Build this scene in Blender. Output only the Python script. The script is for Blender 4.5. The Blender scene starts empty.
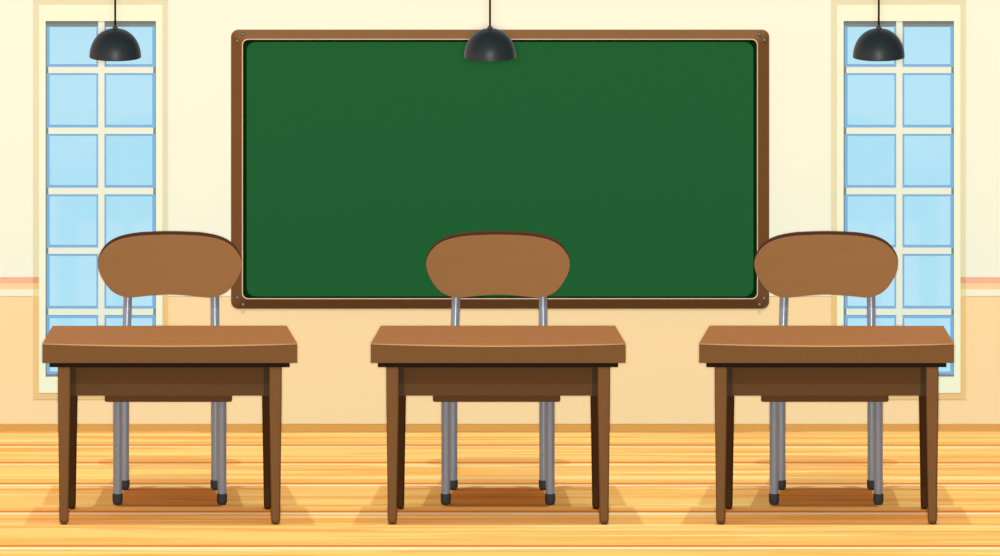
import bpy, math
from math import radians, sin, cos, pi, sqrt

S = bpy.context.scene
COL = S.collection

# ------------------------------------------------------------------ camera
# 240 px per metre, looking 10 degrees down at the back wall (plane Y = 0);
# d = distance of a thing from the back wall (d = -Y)
PX = 240.0
TILT = radians(10)
SD, SZ = PX * sin(TILT), PX * cos(TILT)
BASE = 431.0                      # image row where the wall meets the floor


def X(px): return (px - 500.0) / PX
def Zr(row, d=0.0): return (BASE + SD * d - row) / SZ


cam_d = bpy.data.cameras.new('camera')
cam_d.type = 'ORTHO'
cam_d.ortho_scale = 1000.0 / PX
cam_d.clip_end = 100
cam = bpy.data.objects.new('camera', cam_d)
COL.objects.link(cam)
cam.location = (0, -9.0, Zr(278, 9.0))
cam.rotation_euler = (radians(90) - TILT, 0, 0)
S.camera = cam

# ------------------------------------------------------------------ exposure, world, suns
S.view_settings.view_transform = 'Standard'
S.view_settings.look = 'None'
S.view_settings.exposure = 0.0
S.view_settings.gamma = 1.0
S.view_settings.use_curve_mapping = False
S.cycles.max_bounces = 8
S.cycles.diffuse_bounces = 0
S.cycles.transparent_max_bounces = 16

AMBIENT = (1.08, 0.38, 0.05)      # warm fill added to tint the shadows orange
LEFT = (1.10, 0.60, 0.40)         # brighter left side, added to highlight the lamp domes
SKY = (0.445, 0.807, 0.973)       # blue sky outside the windows
w = bpy.data.worlds.new('sky')
S.world = w
w.use_nodes = True
nt = w.node_tree
nt.nodes.clear()
N, L = nt.nodes, nt.links
tc = N.new('ShaderNodeTexCoord')
sep = N.new('ShaderNodeSeparateXYZ')
L.new(tc.outputs['Generated'], sep.inputs[0])


def wmap(sock, a, b, c, d_):
    m = N.new('ShaderNodeMapRange')
    m.inputs[1].default_value, m.inputs[2].default_value = a, b
    m.inputs[3].default_value, m.inputs[4].default_value = c, d_
    m.clamp = True
    L.new(sock, m.inputs[0])
    return m.outputs[0]


def wmix(f, a, b):
    m = N.new('ShaderNodeMix')
    m.data_type = 'RGBA'
    L.new(f, m.inputs[0])
    for s, v in ((m.inputs[6], a), (m.inputs[7], b)):
        if isinstance(v, tuple):
            s.default_value = (*v, 1)
        else:
            L.new(v, s)
    return m.outputs[2]


fl = wmap(sep.outputs[0], -0.25, -0.75, 0, 1)
c1 = wmix(fl, AMBIENT, LEFT)
fr = wmap(sep.outputs[0], 0.35, 0.75, 0, 1)
c2 = wmix(fr, c1, (0.22, 0.09, 0.03))
fy = wmap(sep.outputs[1], 0.6, 0.8, 0, 1)
c3 = wmix(fy, c2, SKY)
bg = N.new('ShaderNodeBackground')
L.new(c3, bg.inputs[0])
out = N.new('ShaderNodeOutputWorld')
L.new(bg.outputs[0], out.inputs[0])


def sun(name, sx, sd, strength, colour, angle=0.8):
    """Shadows of a thing 1 m up shift sx to the right and sd towards the viewer."""
    l = bpy.data.lights.new(name, 'SUN')
    l.energy = strength
    l.color = colour
    l.angle = radians(angle)
    o = bpy.data.objects.new(name, l)
    COL.objects.link(o)
    from mathutils import Vector
    o.rotation_euler = Vector((sx, -sd, -1)).to_track_quat('-Z', 'Y').to_euler()
    o.location = (-sx * 6, sd * 6 - 2, 8)
    return o


COOL = (0.48, 0.84, 1.0)
sun('shadow_sun_left', 0.10, 0.0, 1.22, COOL)  # added pair of suns, splayed to widen the desk shadows
sun('shadow_sun_right', -0.10, 0.0, 1.22, COOL)
sun('shadow_sun_front', 0.0, -0.68, 1.55, COOL)  # added sun that stretches the desk shadows towards the wall
sun('view_axis_fill', 0.0, -1 / math.tan(TILT), 1.76, (0.86, 1.0, 0.97), 0.5)  # fill sun added along the view to brighten wall and front faces


# ------------------------------------------------------------------ materials
def srgb(r, g, b):
    f = lambda c: (c / 255 / 12.92) if c / 255 <= 0.04045 else ((c / 255 + 0.055) / 1.055) ** 2.4
    return (f(r), f(g), f(b), 1.0)


def mat(name, c, rough=0.75, metal=0.0, spec=0.15, coat=0.0, grain=0.0, gscale=(2, 30, 30)):
    m = bpy.data.materials.new(name)
    m.use_nodes = True
    nt = m.node_tree
    b = nt.nodes['Principled BSDF']
    b.inputs['Base Color'].default_value = c
    b.inputs['Roughness'].default_value = rough
    b.inputs['Metallic'].default_value = metal
    b.inputs['Specular IOR Level'].default_value = spec
    b.inputs['Coat Weight'].default_value = coat
    if grain > 0:                                   # faint streaks, as in painted or stained wood
        t = nt.nodes.new('ShaderNodeTexCoord')
        mp = nt.nodes.new('ShaderNodeMapping')
        mp.inputs['Scale'].default_value = gscale
        n = nt.nodes.new('ShaderNodeTexNoise')
        n.inputs['Scale'].default_value = 1.0
        n.inputs['Detail'].default_value = 2.0
        mr = nt.nodes.new('ShaderNodeMapRange')
        mr.inputs[3].default_value = 1 - grain
        mr.inputs[4].default_value = 1 + grain
        mx = nt.nodes.new('ShaderNodeVectorMath')
        mx.operation = 'SCALE'
        mx.inputs[0].default_value = c[:3]
        nt.links.new(t.outputs['Object'], mp.inputs[0])
        nt.links.new(mp.outputs[0], n.inputs[0])
        nt.links.new(n.outputs[0], mr.inputs[0])
        nt.links.new(mr.outputs[0], mx.inputs['Scale'])
        nt.links.new(mx.outputs[0], b.inputs['Base Color'])
    return m


M = {}
M['top_wood'] = mat('desk_top_wood', (0.305, 0.120, 0.036, 1), grain=0.03)
M['edge_gleam'] = mat('pale_edge_highlight', (0.42, 0.24, 0.10, 1))
M['desk_wood'] = mat('desk_leg_wood', (0.195, 0.091, 0.029, 1), grain=0.03, gscale=(30, 30, 2))
M['apron_shade_wood'] = mat('dark_apron_shade', (0.058, 0.031, 0.012, 1))
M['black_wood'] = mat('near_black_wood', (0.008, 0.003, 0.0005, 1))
M['apron_wood'] = mat('apron_wood', (0.120, 0.056, 0.018, 1), grain=0.03)
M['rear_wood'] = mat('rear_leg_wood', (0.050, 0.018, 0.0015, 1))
M['back_wood'] = mat('chair_wood', (0.300, 0.146, 0.053, 1), grain=0.02)
M['back_edge'] = mat('chair_edge_wood', (0.075, 0.028, 0.014, 1))
M['seat_wood'] = mat('chair_seat_wood', (0.160, 0.062, 0.021, 1))
M['steel'] = mat('grey_steel_tube', (0.25, 0.31, 0.42, 1), rough=0.24, metal=0.10, spec=0.9)
M['rubber'] = mat('black_rubber', (0.045, 0.048, 0.055, 1), rough=0.6)
M['lamp'] = mat('slate_lamp_enamel', (0.020, 0.043, 0.064, 1), rough=0.42, spec=0.30, metal=0.0)
M['cord'] = mat('black_cord', (0.006, 0.007, 0.008, 1))
M['cap'] = mat('grey_lamp_cap', (0.10, 0.10, 0.11, 1), rough=0.4)
M['frame_wood'] = mat('board_frame_wood', (0.172, 0.076, 0.024, 1), grain=0.03)
M['pink'] = mat('pale_pink_lip', (0.78, 0.53, 0.42, 1))
M['green'] = mat('green_board', (0.0125, 0.114, 0.034, 1), rough=0.85, spec=0.05)
M['shade_green'] = mat('shaded_green_board', (0.0, 0.021, 0.0015, 1), rough=0.85, spec=0.05)
M['screw'] = mat('screw_steel', (0.20, 0.24, 0.30, 1), rough=0.4)
M['screw_dark'] = mat('screw_rim', (0.05, 0.05, 0.06, 1), rough=0.5)
M['cream'] = mat('cream_paint', (0.91, 0.98, 0.86, 1), spec=0.0)
M['cream2'] = mat('cream_window_paint', (0.90, 0.960, 0.745, 1), spec=0.0)
M['muntin'] = mat('pale_muntin_paint', (0.81, 0.90, 0.77, 1), spec=0.0)
M['gasket_shade'] = mat('grey_gasket_shade', (0.21, 0.26, 0.28, 1))
M['bead'] = mat('blue_glazing_bead', (0.205, 0.49, 0.87, 1))
M['base'] = mat('baseboard_paint', (0.76, 0.38, 0.098, 1), spec=0.0)
M['plaster'] = mat('white_ceiling', (0.85, 0.83, 0.76, 1))


Z0, ZS = 0.50, 0.20             # the painted bands all lie in this height range


def zone_mat(name, stops):
    """paint that changes at fixed heights: [(z, colour), ...] from the floor up"""
    m = bpy.data.materials.new(name)
    m.use_nodes = True
    nt = m.node_tree
    b = nt.nodes['Principled BSDF']
    b.inputs['Roughness'].default_value = 0.9
    b.inputs['Specular IOR Level'].default_value = 0.0
    g = nt.nodes.new('ShaderNodeNewGeometry')
    s = nt.nodes.new('ShaderNodeSeparateXYZ')
    nt.links.new(g.outputs['Position'], s.inputs[0])
    dv = nt.nodes.new('ShaderNodeMath')
    dv.operation = 'MULTIPLY_ADD'
    dv.inputs[1].default_value = 1 / ZS
    dv.inputs[2].default_value = -Z0 / ZS
    zf = lambda z: min(max((z - Z0) / ZS, 0.0), 1.0)
    nt.links.new(s.outputs[2], dv.inputs[0])
    r = nt.nodes.new('ShaderNodeValToRGB')
    r.color_ramp.interpolation = 'CONSTANT'
    e = r.color_ramp.elements
    e[0].position, e[0].color = 0.0, stops[0][1]
    e[1].position, e[1].color = zf(stops[1][0]), stops[1][1]
    for z, c in stops[2:]:
        k = e.new(zf(z))
        k.color = c
    nt.links.new(dv.outputs[0], r.inputs[0])
    nt.links.new(r.outputs[0], b.inputs['Base Color'])
    return m


PEACH = (0.98, 0.735, 0.412, 1)
CREAM = (0.90, 0.945, 0.79, 1)
M['wall'] = zone_mat('two_tone_wall_paint', [(0, PEACH), (Zr(290), CREAM)])
M['frame_shadow'] = zone_mat('tan_frame_shadow', [
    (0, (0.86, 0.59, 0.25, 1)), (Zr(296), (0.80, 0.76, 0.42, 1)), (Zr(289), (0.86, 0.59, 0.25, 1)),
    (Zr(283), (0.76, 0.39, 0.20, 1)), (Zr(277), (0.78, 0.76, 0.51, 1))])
M['rail'] = zone_mat('striped_rail_paint', [
    (0, PEACH), (Zr(296), (0.96, 0.93, 0.74, 1)), (Zr(289.2), (0.95, 0.69, 0.40, 1)),
    (Zr(283.3), (0.90, 0.51, 0.35, 1))])


def glass_mat():
    m = bpy.data.materials.new('window_glass')
    m.use_nodes = True
    nt = m.node_tree
    nt.nodes.remove(nt.nodes['Principled BSDF'])
    t = nt.nodes.new('ShaderNodeBsdfTransparent')
    g = nt.nodes.new('ShaderNodeBsdfGlossy')
    g.inputs['Roughness'].default_value = 0.05
    mx = nt.nodes.new('ShaderNodeMixShader')
    mx.inputs[0].default_value = 0.03
    nt.links.new(t.outputs[0], mx.inputs[1])
    nt.links.new(g.outputs[0], mx.inputs[2])
    nt.links.new(mx.outputs[0], nt.nodes['Material Output'].inputs[0])
    return m


M['glass'] = glass_mat()

SEAMS = [(r - BASE) / SD for r in (445.2, 462.7, 483.6, 511.6, 546.0)] + [3.65, 4.55, 5.5, 6.5]


def floor_mat():
    m = bpy.data.materials.new('golden_floorboards')
    m.use_nodes = True
    nt = m.node_tree
    N, L = nt.nodes, nt.links
    b = N['Principled BSDF']
    b.inputs['Roughness'].default_value = 0.8
    b.inputs['Specular IOR Level'].default_value = 0.05

    def math_(op, a, bb=0.0, c=0.0):
        n = N.new('ShaderNodeMath')
        n.operation = op
        for i, v in enumerate((a, bb, c)):
            if isinstance(v, (int, float)):
                n.inputs[i].default_value = v
            else:
                L.new(v, n.inputs[i])
        return n.outputs[0]

    def mix(f, a, c):
        n = N.new('ShaderNodeMix')
        n.data_type = 'RGBA'
        L.new(f, n.inputs[0])
        for s, v in ((n.inputs[6], a), (n.inputs[7], c)):
            if isinstance(v, tuple):
                s.default_value = v
            else:
                L.new(v, s)
        return n.outputs[2]

    g = N.new('ShaderNodeNewGeometry')
    s = N.new('ShaderNodeSeparateXYZ')
    L.new(g.outputs['Position'], s.inputs[0])
    d = math_('MULTIPLY', s.outputs[1], -1.0)
    idx = math_('GREATER_THAN', d, SEAMS[0])
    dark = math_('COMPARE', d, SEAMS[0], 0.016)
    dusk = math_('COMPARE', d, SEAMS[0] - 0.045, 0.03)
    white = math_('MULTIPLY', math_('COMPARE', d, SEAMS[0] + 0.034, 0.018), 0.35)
    for q in SEAMS[1:]:
        idx = math_('ADD', idx, math_('GREATER_THAN', d, q))
        wd = 0.016 + 0.004 * q
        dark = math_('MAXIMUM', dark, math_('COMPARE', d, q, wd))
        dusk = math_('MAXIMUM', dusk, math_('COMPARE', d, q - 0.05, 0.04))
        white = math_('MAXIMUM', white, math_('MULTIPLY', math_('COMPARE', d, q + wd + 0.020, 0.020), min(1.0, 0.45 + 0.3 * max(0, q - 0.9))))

    def noise(sx, sy, off, detail=2.0, dist=0.0):
        c = N.new('ShaderNodeCombineXYZ')
        L.new(math_('MULTIPLY', s.outputs[0], sx), c.inputs[0])
        L.new(math_('MULTIPLY', s.outputs[1], sy), c.inputs[1])
        L.new(math_('MULTIPLY_ADD', idx, 7.31, off), c.inputs[2])
        n = N.new('ShaderNodeTexNoise')
        n.inputs['Scale'].default_value = 1.0
        n.inputs['Detail'].default_value = detail
        n.inputs['Distortion'].default_value = dist
        L.new(c.outputs[0], n.inputs[0])
        return n.outputs[0]

    def step(v, a, c):
        n = N.new('ShaderNodeMapRange')
        n.inputs[1].default_value, n.inputs[2].default_value = a, c
        L.new(v, n.inputs[0])
        return n.outputs[0]

    big = noise(0.45, 3.2, 1.0, 0.0)
    fine = noise(0.7, 16.0, 4.0, 2.0, 0.4)
    hi = noise(0.6, 20.0, 9.0, 1.0, 0.3)
    base = mix(step(big, 0.44, 0.52), FL_A, FL_B)
    base = mix(step(fine, 0.53, 0.57), base, FL_C)
    base = mix(step(hi, 0.60, 0.64), base, FL_D)
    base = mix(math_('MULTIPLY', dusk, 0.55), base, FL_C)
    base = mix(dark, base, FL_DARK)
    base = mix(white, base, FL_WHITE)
    L.new(base, b.inputs['Base Color'])
    return m


FL_A = (0.96, 0.515, 0.140, 1)
FL_B = (0.94, 0.455, 0.120, 1)
FL_C = (0.91, 0.37, 0.080, 1)
FL_D = (0.97, 0.60, 0.21, 1)
FL_DARK = (0.68, 0.20, 0.028, 1)
FL_WHITE = (0.98, 0.74, 0.46, 1)
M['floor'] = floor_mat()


# ------------------------------------------------------------------ mesh helpers
class MB:
    """collects geometry, then links it as ONE mesh object"""

    def __init__(s):
        s.v, s.f, s.mi = [], [], []

    def add(s, verts, faces, mi=0):
        o = len(s.v)
        s.v += [tuple(p) for p in verts]
        s.f += [tuple(i + o for i in f) for f in faces]
        s.mi += [mi] * len(faces)

    def box(s, x0, x1, y0, y1, z0, z1, mi=0):
        s.add([(x, y, z) for x in (x0, x1) for y in (y0, y1) for z in (z0, z1)],
              [(0, 1, 3, 2), (4, 6, 7, 5), (0, 4, 5, 1), (2, 3, 7, 6), (0, 2, 6, 4), (1, 5, 7, 3)], mi)

    def loft(s, rings, mi=0, caps=True):
        n = len(rings[0])
        vs = [p for r in rings for p in r]
        fs = []
        for k in range(len(rings) - 1):
            for i in range(n):
                j = (i + 1) % n
                fs.append((k * n + i, k * n + j, (k + 1) * n + j, (k + 1) * n + i))
        if caps:
            fs.append(tuple(range(n)))
            fs.append(tuple((len(rings) - 1) * n + i for i in range(n)))
        s.add(vs, fs, mi)

    def tube(s, a, b, r0, r1=None, n=20):
        r1 = r0 if r1 is None else r1
        s.loft([[(p[0] + r * cos(2 * pi * i / n), p[1] + r * sin(2 * pi * i / n), p[2]) for i in range(n)]
                for p, r in ((a, r0), (b, r1))])

    def build(s, name, m, parent=None, smooth=False, bevel=0.0):
        me = bpy.data.meshes.new(name)
        me.from_pydata(s.v, [], s.f)
        for k in (m if isinstance(m, (list, tuple)) else [m]):
            me.materials.append(M[k])
        me.polygons.foreach_set('material_index', s.mi)
        import bmesh
        bm = bmesh.new()
        bm.from_mesh(me)
        bmesh.ops.recalc_face_normals(bm, faces=bm.faces)
        if bevel:
            bmesh.ops.bevel(bm, geom=[e for e in bm.edges], offset=bevel, segments=2,
                            affect='EDGES', profile=0.5, clamp_overlap=True)
        bm.to_mesh(me)
        bm.free()
        if smooth:
            me.polygons.foreach_set('use_smooth', [True] * len(me.polygons))
            me.set_sharp_from_angle(angle=radians(40))
        o = bpy.data.objects.new(name, me)
        COL.objects.link(o)
        if parent:
            o.parent = parent
        return o


def tag(o, label=None, cat=None, group=None, kind=None):
    if label: o['label'] = label
    if cat: o['category'] = cat
    if group: o['group'] = group
    if kind: o['kind'] = kind
    return o


def empty(name, loc):
    o = bpy.data.objects.new(name, None)
    o.empty_display_size = 0.1
    o.location = loc
    COL.objects.link(o)
    return o


# ------------------------------------------------------------------ the room
WX = (33, 831)                       # left edge (px) of each window's painted shadow band
HW = 5.0                             # half width of the room
WALL_T = 0.03
OP_T, OP_B = Zr(21), Zr(376.6)       # window openings

mb = MB()
xs = [-HW]
for w0 in WX:
    xs += [X(w0 + 12.5), X(w0 + 123)]
xs.append(HW)
for a, b in ((0, 1), (2, 3), (4, 5)):
    mb.box(xs[a], xs[b], 0, WALL_T, 0, 3.4)
for a, b in ((1, 2), (3, 4)):
    mb.box(xs[a], xs[b], 0, WALL_T, 0, OP_B)
    mb.box(xs[a], xs[b], 0, WALL_T, OP_T, 3.4)
tag(mb.build('wall_back', 'wall'), 'cream and peach two-tone back wall behind the chalkboard', 'wall', kind='structure')

mb = MB()
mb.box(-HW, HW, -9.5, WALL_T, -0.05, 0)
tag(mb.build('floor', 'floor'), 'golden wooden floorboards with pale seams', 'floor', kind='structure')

mb = MB()
mb.box(-HW, HW, -7.5, -6.0, 3.4, 3.46)
tag(mb.build('ceiling', 'plaster'), 'plain ceiling from which the dome lamps hang', 'ceiling', kind='structure')

mb = MB()
mb.box(-HW, HW, -0.012, -0.0002, 0.0, Zr(424.3, 0.012))
tag(mb.build('baseboard_back', 'base'), 'ochre baseboard along the foot of the back wall', 'baseboard', kind='structure')

mb = MB()
for a, b in ((-HW, X(33)), (X(167.7), X(831)), (X(965.7), HW)):
    mb.box(a, b, -0.0025, -0.0002, Zr(296), Zr(277))
tag(mb.build('trim_1', 'rail'), 'salmon, peach and cream striped band across the back wall', 'wall trim', kind='structure')

ROWS = [(26.4, 67), (73.2, 127.6), (134, 187.8), (194.4, 247.6), (254, 308.7), (315, 374.3)]


def ring(mb, x0, x1, z0, z1, wl, wr, wt, wb, ya, yb, mi=0):
    """rectangular ring of four boxes; widths inward"""
    mb.box(x0, x0 + wl, ya, yb, z0, z1, mi)
    mb.box(x1 - wr, x1, ya, yb, z0, z1, mi)
    if wt: mb.box(x0 + wl, x1 - wr, ya, yb, z1 - wt, z1, mi)
    if wb: mb.box(x0 + wl, x1 - wr, ya, yb, z0, z0 + wb, mi)


def window(n, w0, label):
    P = 1 / PX
    r = empty('window_%d' % n, (X(w0 + 67.5), 0, OP_B))
    tag(r, label, 'window', kind='structure')
    ox, oz = r.location.x, r.location.z
    gx = lambda px: X(w0 - 33 + px) - ox
    gz = lambda row, d=0.0: Zr(row, d) - oz
    # tan band painting the frame's soft shadow over the wall stripes
    mb = MB()
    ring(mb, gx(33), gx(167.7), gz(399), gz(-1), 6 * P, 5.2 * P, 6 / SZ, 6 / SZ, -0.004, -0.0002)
    mb.build('frame_shadow', 'frame_shadow', r)
    # cream frame
    mb = MB()
    ring(mb, gx(39), gx(162.5), gz(393, .006), gz(5, .006), 6.6 * P, 6.6 * P, 16 / SZ, 15.8 / SZ, -0.006, -0.0002)
    mb.build('window_frame', 'cream2', r)
    # grey ring round the panes, its thick top painting shade under the frame
    mb = MB()
    ring(mb, gx(45.6), gx(156), gz(376.7), gz(21), 2.7 * P, 2.7 * P, 6.0 / SZ, 3.2 / SZ, 0.003, 0.024)
    mb.build('gasket_shade', 'gasket_shade', r)
    # muntins: one upright, five bars
    mb = MB()
    mb.box(gx(98.2), gx(104.5), -0.001, 0.022, gz(376), gz(21))
    for k in range(5):
        a, b = ROWS[k][1], ROWS[k + 1][0]
        mb.box(gx(48.3), gx(98.2), 0.0, 0.022, gz(b), gz(a))
        mb.box(gx(104.5), gx(153.3), 0.0, 0.022, gz(b), gz(a))
    mb.build('muntin', 'muntin', r)
    # blue glazing beads and glass
    mb, gl = MB(), MB()
    for k, (a, b) in enumerate(ROWS):
        for x0, x1 in ((46.7, 98.2), (104.5, 155.2)):
            wl = 3.0 if x0 < 50 else 1.8
            wr = 3.0 if x1 > 150 else 1.8
            if x0 < 50: wl, wr = 3.0, 1.8
            ring(mb, gx(x0), gx(x1), gz(b, -.002), gz(a, -.002), wl * P, wr * P,
                 (0 if k == 0 else (3.2 if k == 5 else 2.0)) / SZ, 2.0 / SZ, 0.002, 0.02)
            gl.box(gx(x0), gx(x1), 0.016, 0.019, gz(b), gz(a))
    mb.build('glazing_bead', 'bead', r)
    gl.build('glass', 'glass', r)
    return r


window(1, WX[0], 'tall twelve-pane window left of the chalkboard')
window(2, WX[1], 'tall twelve-pane window right of the chalkboard')


# ------------------------------------------------------------------ chalkboard
def arc_rect(x0, x1, z0, z1, r, y, n=8):
    """rounded rectangle, clockwise from the middle of the top-left corner arc; 4 sides share mid-arc points"""
    sides = []
    cs = [((x0 + r, z1 - r), 135), ((x1 - r, z1 - r), 45), ((x1 - r, z0 + r), -45), ((x0 + r, z0 + r), -135)]
    for k in range(4):
        (ca, a0), (cb, b0) = cs[k], cs[(k + 1) % 4]
        pts = []
        for i in range(n + 1):
            t = radians(a0 - 45 * i / n)
            pts.append((ca[0] + r * cos(t), y, ca[1] + r * sin(t)))
        for i in range(n + 1):
            t = radians(b0 + 45 - 45 * i / n)
            pts.append((cb[0] + r * cos(t), y, cb[1] + r * sin(t)))
        sides.append(pts)
    return sides


def loop(sides):
    return [p for s in sides for p in s[:-1]]


cb = empty('chalkboard', (X(500.3), 0, Zr(308.5)))
tag(cb, 'large blank green chalkboard in a brown wooden frame on the back wall', 'chalkboard')
bx, bz = cb.location.x, cb.location.z


def R(x0, x1, ya, yb, r, y):
    """rounded rect given by pixels, at depth y (towards the viewer is negative)"""
    return arc_rect(X(x0) - bx, X(x1) - bx, Zr(yb, -y) - bz, Zr(ya, -y) - bz, r / PX, y)


o0 = R(231.0, 769.2, 29.6, 308.7, 7.5, -0.001)
o1 = R(231.0, 769.2, 29.6, 308.7, 7.5, -0.006)
i1 = R(241.9, 757.9, 38.8, 299.2, 6.0, -0.036)
i0 = R(241.9, 757.9, 38.8, 299.2, 6.0, -0.001)
for k in range(4):
    mb = MB()
    a, b, c, d_ = o0[k], o1[k], i1[k], i0[k]
    n = len(a)
    mb.add(a + b + c + d_,
           [(p * n + i, p * n + i + 1, q * n + i + 1, q * n + i) for p, q in ((0, 1), (1, 2), (2, 3), (3, 0)) for i in range(n - 1)]
           + [(0, n, 2 * n, 3 * n), (n - 1, 4 * n - 1, 3 * n - 1, 2 * n - 1)])
    mb.build('frame_rail', 'frame_wood', cb)
# pale lip, frame's shade painted as a dark green band, writing surface


def ringmesh(name, m, a0, a1, b1, b0):
    mb = MB()
    mb.loft([loop(a0), loop(a1), loop(b1), loop(b0), loop(a0)], caps=False)
    return mb.build(name, m, cb)


ringmesh('inner_lip', 'pink', R(241.9, 757.9, 38.8, 299.2, 6.0, -0.001), R(241.9, 757.9, 38.8, 299.2, 6.0, -0.0365),
         R(242.9, 757.0, 39.7, 298.2, 5.5, -0.0365), R(242.9, 757.0, 39.7, 298.2, 5.5, -0.001))
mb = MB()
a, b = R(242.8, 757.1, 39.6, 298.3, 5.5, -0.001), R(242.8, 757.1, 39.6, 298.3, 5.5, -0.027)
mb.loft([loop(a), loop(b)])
wb = mb.build('board_shade', 'shade_green', cb)
mb = MB()
a, b = R(246.6, 753.4, 42.0, 296.4, 9.0, -0.0265), R(246.6, 753.4, 42.0, 296.4, 9.0, -0.030)
mb.loft([loop(a), loop(b)])
mb.build('writing_surface', 'green', cb)
for px, py in ((243.1, 33.7), (237.1, 40.6), (759.5, 33.6), (764.4, 39.6),
               (237.3, 297.3), (243.1, 304.3), (764.1, 298), (759.5, 304)):
    mb = MB()
    cx, cz = X(px) - bx, Zr(py, 0.023) - bz
    for r, ya, yb, mi in ((1.75, -0.010, -0.0260, 0), (1.15, -0.02, -0.027, 1)):
        n = 14
        mb.loft([[(cx + r / PX * cos(2 * pi * i / n), y, cz + r / PX * sin(2 * pi * i / n)) for i in range(n)]
                 for y in (ya, yb)], mi)
    mb.build('screw', ['screw_dark', 'screw'], cb)

# ------------------------------------------------------------------ desk
# built about px 170.5 (its middle), origin on the floor
DC = 170.5


def lx(px): return (px - DC) / PX


def sq_ring(cx, cy, z, hw, hd, bev=0.22, n=4):
    pts = []
    for k, (sx, sy) in enumerate(((1, 1), (-1, 1), (-1, -1), (1, -1))):
        r = bev * min(hw, hd)
        for i in range(n + 1):
            t = pi / 2 * k + pi / 2 * i / n
            pts.append((cx + sx * (hw - r) + r * cos(t), cy + sy * (hd - r) + r * sin(t), z))
    return pts


D0 = 2.0                                   # desk origin depth


def dy(d): return -(d - D0)


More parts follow.
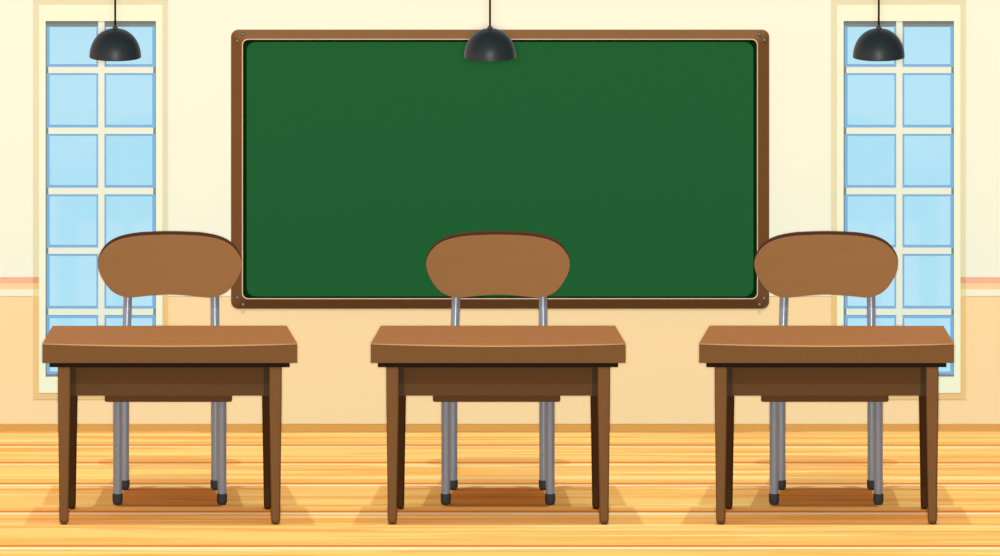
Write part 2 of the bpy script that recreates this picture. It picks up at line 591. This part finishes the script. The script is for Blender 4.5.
def make_desk():
    r = empty('school_desk', (0, 0, 0))
    DF, DB = 2.255, 1.82
    zt, zb = Zr(343.9, DF), Zr(363, DF)
    # tabletop: narrower at the pupil's side, front edge eased in a shallow curve
    mb = MB()
    n = 24
    top, eased, bot = [], [], []
    for i in range(n + 1):
        u = i / n
        x = lx(43) + (lx(298) - lx(43)) * u
        sag = 1 - (2 * u - 1) ** 2
        top.append((x, dy(DF - 0.004 - 0.004 * sag), zt))
        eased.append((x, dy(DF), zt - 0.001 - sag * 2.6 / SZ))
        bot.append((x, dy(DF), zb))
    bl, br = lx(53.2), lx(287.4)
    vs = top + eased + bot + [(bl, dy(DB), zt), (br, dy(DB), zt), (bl, dy(DB), zb), (br, dy(DB), zb)]
    m1 = n + 1
    A, B, C_, D_ = 3 * m1, 3 * m1 + 1, 3 * m1 + 2, 3 * m1 + 3
    fs, tops = [], []
    for i in range(n):
        tops.append((i, i + 1, m1 + i + 1, m1 + i))
        fs.append((m1 + i, m1 + i + 1, 2 * m1 + i + 1, 2 * m1 + i))
    topf = [tuple(range(m1)) + (B, A)]
    mb.add(vs, topf + tops, 0)
    mb.add([], [], 1)
    o = len(mb.v) - len(vs)
    mb.f += fs + [tuple(2 * m1 + i for i in range(m1)) + (D_, C_), (0, m1, 2 * m1, C_, A),
                  (n, m1 + n, 2 * m1 + n, D_, B), (A, B, D_, C_)]
    mb.mi += [1] * (len(fs) + 4)
    tt = mb.build('tabletop', ['top_wood', 'desk_wood'], r)  # front and sides take a darker wood, painting the top-lit contrast
    # highlight along the eased edge, painted as a pale strip
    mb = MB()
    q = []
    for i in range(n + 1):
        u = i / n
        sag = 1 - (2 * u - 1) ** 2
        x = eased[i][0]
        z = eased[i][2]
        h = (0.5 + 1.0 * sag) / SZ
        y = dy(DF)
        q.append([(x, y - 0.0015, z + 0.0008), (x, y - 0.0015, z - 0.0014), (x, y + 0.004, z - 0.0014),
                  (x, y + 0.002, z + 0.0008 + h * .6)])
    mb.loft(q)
    mb.build('edge_highlight', 'edge_gleam', tt)['label'] = 'painted pale highlight along the front edge'
    # dark board right under the top
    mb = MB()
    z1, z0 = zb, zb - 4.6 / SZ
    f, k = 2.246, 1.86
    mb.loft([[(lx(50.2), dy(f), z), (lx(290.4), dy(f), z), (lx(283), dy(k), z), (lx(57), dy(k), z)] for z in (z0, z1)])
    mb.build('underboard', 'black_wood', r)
    # apron: boards between the legs
    mb = MB()
    za, zc = Zr(395.5, 2.185), z0 + 0.001
    mb.box(lx(70), lx(270.5), dy(2.190), dy(2.168), za, zc)
    mb.build('front_apron', 'apron_wood', r, bevel=0.0)
    mb = MB()
    mb.box(lx(76), lx(265), dy(1.875), dy(1.855), za + 0.02, zc)
    mb.build('rear_apron', 'rear_wood', r)
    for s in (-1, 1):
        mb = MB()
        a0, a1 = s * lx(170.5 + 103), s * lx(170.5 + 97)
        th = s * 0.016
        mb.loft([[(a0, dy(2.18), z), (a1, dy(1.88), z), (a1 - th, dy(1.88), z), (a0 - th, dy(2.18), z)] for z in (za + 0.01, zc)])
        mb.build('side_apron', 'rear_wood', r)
    # raised dark strips painting the shade of top and legs on the apron
    mb = MB()
    for a, b in ((70.9, 76.5), (264.4, 270)):
        mb.box(lx(a), lx(b), dy(2.1945), dy(2.188), za, zc)
    mb.box(lx(76.5), lx(264.4), dy(2.1945), dy(2.188), zc - 3.0 / SZ, zc)
    mb.build('apron_shade', 'apron_shade_wood', r)['label'] = 'shade of top and legs painted round the apron'
    # legs
    for s in (-1, 1):
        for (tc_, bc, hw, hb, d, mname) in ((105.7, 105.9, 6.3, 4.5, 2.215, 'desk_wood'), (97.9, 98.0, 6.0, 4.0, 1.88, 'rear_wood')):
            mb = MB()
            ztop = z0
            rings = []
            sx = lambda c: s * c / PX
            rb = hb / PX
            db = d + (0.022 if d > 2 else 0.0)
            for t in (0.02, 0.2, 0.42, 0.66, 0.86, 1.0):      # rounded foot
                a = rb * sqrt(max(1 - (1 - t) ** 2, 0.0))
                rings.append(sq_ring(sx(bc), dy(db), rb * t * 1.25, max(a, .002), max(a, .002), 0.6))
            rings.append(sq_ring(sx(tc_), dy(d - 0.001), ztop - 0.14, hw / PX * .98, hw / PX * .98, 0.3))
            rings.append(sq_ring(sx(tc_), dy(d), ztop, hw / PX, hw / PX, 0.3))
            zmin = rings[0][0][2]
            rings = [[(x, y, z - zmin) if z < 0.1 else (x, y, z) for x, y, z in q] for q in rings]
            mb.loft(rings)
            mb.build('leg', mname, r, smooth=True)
    return r


# ------------------------------------------------------------------ chair
CC = 170.0
K0 = 1.6


def ky(d): return -(d - K0)
def cx_(px): return (px - CC) / PX


def catmull(pts, n=8):
    out_ = []
    P = [pts[0]] + pts + [pts[-1]]
    P[0] = (2 * pts[0][0] - pts[1][0], pts[1][1])
    for i in range(1, len(P) - 2):
        for j in range(n):
            t = j / n
            out_.append(tuple(0.5 * (2 * P[i][k] + (P[i + 1][k] - P[i - 1][k]) * t
                        + (2 * P[i - 1][k] - 5 * P[i][k] + 4 * P[i + 1][k] - P[i + 2][k]) * t * t
                        + (3 * P[i][k] - P[i - 1][k] - 3 * P[i + 1][k] + P[i + 2][k]) * t ** 3) for k in (0, 1)))
    out_.append(pts[-1])
    return out_


def lookup(curve, x):
    for a, b in zip(curve, curve[1:]):
        if a[0] <= x <= b[0] and b[0] > a[0]:
            return a[1] + (b[1] - a[1]) * (x - a[0]) / (b[0] - a[0])
    return curve[-1][1]


T_FRONT = catmull([(0, 235.2), (20, 235.8), (33, 236.7), (47.5, 239.3), (58, 243.5), (65, 249.2), (69.8, 256), (71.4, 260), (71.9, 264)])
B_FRONT = catmull([(0, 294.6), (16, 295.4), (31, 296.9), (42.7, 297.6), (54.4, 293.6), (62, 287.0), (68.4, 277), (71.2, 269.5), (71.9, 264)])
T_BACK = catmull([(0, 231.6), (20, 232.1), (33, 233.0), (47.5, 235.8), (58, 240.2), (65, 246.2), (69.6, 253.2), (71.4, 258), (71.9, 262)])
B_BACK = catmull([(0, 291), (16, 291.8), (31, 293), (42.7, 293.6), (54.4, 289.6), (62, 283.0), (68.4, 274), (71.2, 267), (71.9, 262)])


def shell(name, m, T, B, da, db, parent):
    """curved plate: outline T (upper) and B (lower) in rows, between depths da (front) and db"""
    mb = MB()
    nx, nz = 44, 8
    cols = []
    for i in range(nx + 1):
        x = 71.89 * sin(pi * (i / nx - 0.5))
        t, b = lookup(T, abs(x)), lookup(B, abs(x))
        cols.append((x, t, b))
    vs = []
    for d in (da, db):
        for x, t, b in cols:
            bow = 0.028 * (x / 72) ** 2
            for j in range(nz + 1):
                row = t + (b - t) * j / nz
                vs.append((x / PX, ky(d + bow), Zr(row, da + bow)))
    W = nz + 1
    F = (nx + 1) * W
    fs = []
    for i in range(nx):
        for j in range(nz):
            q = (i * W + j, i * W + j + 1, (i + 1) * W + j + 1, (i + 1) * W + j)
            fs.append(q)
            fs.append(tuple(F + k for k in q))
        fs.append((i * W, (i + 1) * W, F + (i + 1) * W, F + i * W))
        fs.append((i * W + nz, (i + 1) * W + nz, F + (i + 1) * W + nz, F + i * W + nz))
    for j in range(nz):
        for i in (0, nx):
            fs.append((i * W + j, i * W + j + 1, F + i * W + j + 1, F + i * W + j))
    mb.add(vs, fs)
    return mb.build(name, m, parent, smooth=True)


def make_chair():
    r = empty('school_chair', (0, 0, 0))
    br = shell('backrest', 'back_wood', T_FRONT, B_FRONT, 1.385, 1.372, r)
    shell('backing_board', 'back_edge', T_BACK, B_BACK, 1.3715, 1.357, br)['label'] = 'dark brown board showing above the backrest'
    # seat: rounded plank, a little wider at the front
    mb = MB()
    z0, z1 = Zr(402, 1.83), Zr(395.3, 1.83)

    def outline(z, k):
        pts = []
        for (px, d, a) in ((cx_(232.3), 1.83, -90), (cx_(226), 1.37, 0), (cx_(114), 1.37, 90), (cx_(104.9), 1.83, 180)):
            rr = 0.012 if d > 1.6 else 0.05
            sx = 1 if px > 0 else -1
            sy = -1 if d > 1.6 else 1
            for i in range(7):
                t = radians(a + 90 * i / 6)
                pts.append((px - sx * (rr + k) + rr * cos(t), ky(d) - sy * (rr + k) + rr * sin(t), z))
        return pts
    mb.loft([outline(z0, 0.003), outline(z0 + 0.004, 0), outline(z1 - 0.004, 0), outline(z1, 0.003)])
    mb.build('seat', 'seat_wood', r)
    mb = MB()                                              # frame under the seat
    mb.box(-0.215, 0.215, ky(1.765), ky(1.745), z0 - 0.009, z0)
    mb.build('seat_rail', 'steel', r)
    mb = MB()
    mb.box(-0.19, 0.19, ky(1.405), ky(1.385), z0 - 0.009, z0)
    mb.build('seat_rail', 'steel', r)
    for s in (-1, 1):
        # front leg
        xf, df = s * 52.2 / PX, 1.765
        mb = MB()
        mb.tube((xf, ky(df), 0.03), (xf, ky(df), z0), 0.0185)
        lg = mb.build('leg', 'steel', r, smooth=True)
        foot(lg, xf, ky(df), 0.0215, 0.046)
        # back leg, rising behind the backrest
        xa, xb = (s * 45.3 + .3) / PX, (s * 43.5 + 1.5) / PX
        mb = MB()
        n = 20
        rings = []
        for z, x, d in ((0.03, xa, 1.405), (0.44, xa, 1.392), (0.62, (xa + xb) / 2, 1.375), (0.80, xb, 1.338), (1.02, xb, 1.334)):
            rr = 0.0180
            rings.append([(x + rr * cos(2 * pi * i / n), ky(d) + rr * sin(2 * pi * i / n), z) for i in range(n)])
        mb.loft(rings)
        lg = mb.build('back_post', 'steel', r, smooth=True)
        foot(lg, xa, ky(1.405), 0.0205, 0.040)
    return r


def foot(parent, x, y, r, h):
    mb = MB()
    n = 20
    rings = []
    for z, k in ((0.0, 0.55), (0.003, 0.78), (0.009, 0.94), (0.017, 1.0), (h, 1.0), (h + 0.001, 0.9)):
        rings.append([(x + k * r * cos(2 * pi * i / n), y + k * r * sin(2 * pi * i / n), z) for i in range(n)])
    mb.loft(rings)
    o = mb.build('rubber_foot', 'rubber', parent, smooth=True)
    o['label'] = 'black rubber foot'
    return o


# ------------------------------------------------------------------ pendant lamp
LD = 6.3


def make_lamp():
    r = empty('pendant_lamp', (0, 0, 0))                  # origin at the bottom rim
    n = 48
    R0, H = 26.0 / PX, 28.4 / SZ
    prof = []
    for i in range(15):
        t = pi / 2 * i / 14
        prof.append((R0 * cos(t) ** 0.92 if i < 14 else 0.006, H * sin(t)))
    inner = [(max(a - 0.003, 0.003), b - 0.003) for a, b in prof[1:]][::-1]
    prof = [(R0 - 0.003, 0.0)] + [(R0, 0.0)] + prof[1:] + inner + [(R0 - 0.003, 0.0)]
    mb = MB()
    mb.loft([[(a * cos(2 * pi * i / n), a * sin(2 * pi * i / n), b) for i in range(n)] for a, b in prof], caps=False)
    mb.build('lamp_shade', 'lamp', r, smooth=True)
    mb = MB()
    m = 20
    mb.loft([[(a * cos(2 * pi * i / m), a * sin(2 * pi * i / m), b) for i in range(m)]
             for a, b in ((0.013, H - 0.004), (0.012, H + 0.003), (0.007, H + 0.010), (0.0045, H + 0.013))])
    mb.build('lamp_cap', 'cap', r, smooth=True)
    top = 3.4 - LZ
    mb = MB()
    mb.tube((0, 0, H + 0.012), (0, 0, top - 0.02), 0.0042, n=12)
    mb.build('cord', 'cord', r, smooth=True)
    mb = MB()
    mb.loft([[(a * cos(2 * pi * i / m), a * sin(2 * pi * i / m), b) for i in range(m)]
             for a, b in ((0.02, top - 0.03), (0.05, top - 0.02), (0.055, top - 0.001))])
    mb.build('ceiling_canopy', 'cap', r, smooth=True)
    return r


LZ = Zr(56.9, LD)


def copy_tree(o, parent=None):
    c = o.copy()
    COL.objects.link(c)
    c.parent = parent
    for ch in list(o.children):
        copy_tree(ch, c)
    return c


WHERE = ('left of the three', 'middle of the three', 'right of the three')
desk, chair, lamp = make_desk(), make_chair(), make_lamp()
desk_labels = ('brown wooden school desk in front of the left window',
               'brown wooden school desk below the middle of the chalkboard',
               'brown wooden school desk in front of the right window')
chair_labels = ('brown-backed steel chair behind the left desk, overlapping the left window',
                'brown-backed steel chair behind the middle desk, its backrest against the green board',
                'brown-backed steel chair behind the right desk, overlapping the right window')
lamp_labels = ('dark dome pendant lamp hanging before the left window',
               'dark dome pendant lamp hanging before the top of the chalkboard',
               'dark dome pendant lamp hanging before the right window')
for i in range(3):
    o = desk if i == 0 else copy_tree(desk)
    o.location = (X(DC - 0.7 + 328.4 * i), -D0, 0)
    tag(o, desk_labels[i], 'desk', 'school desks in a row')
    o = chair if i == 0 else copy_tree(chair)
    o.location = (X(CC - .2 + 328.2 * i), -K0, 0)
    tag(o, chair_labels[i], 'chair', 'school chairs behind the desks')
    o = lamp if i == 0 else copy_tree(lamp)
    o.location = (X((115.2, 490.0, 878.8)[i]), -LD, LZ)
    tag(o, lamp_labels[i], 'lamp', 'dome lamps hanging from the ceiling')
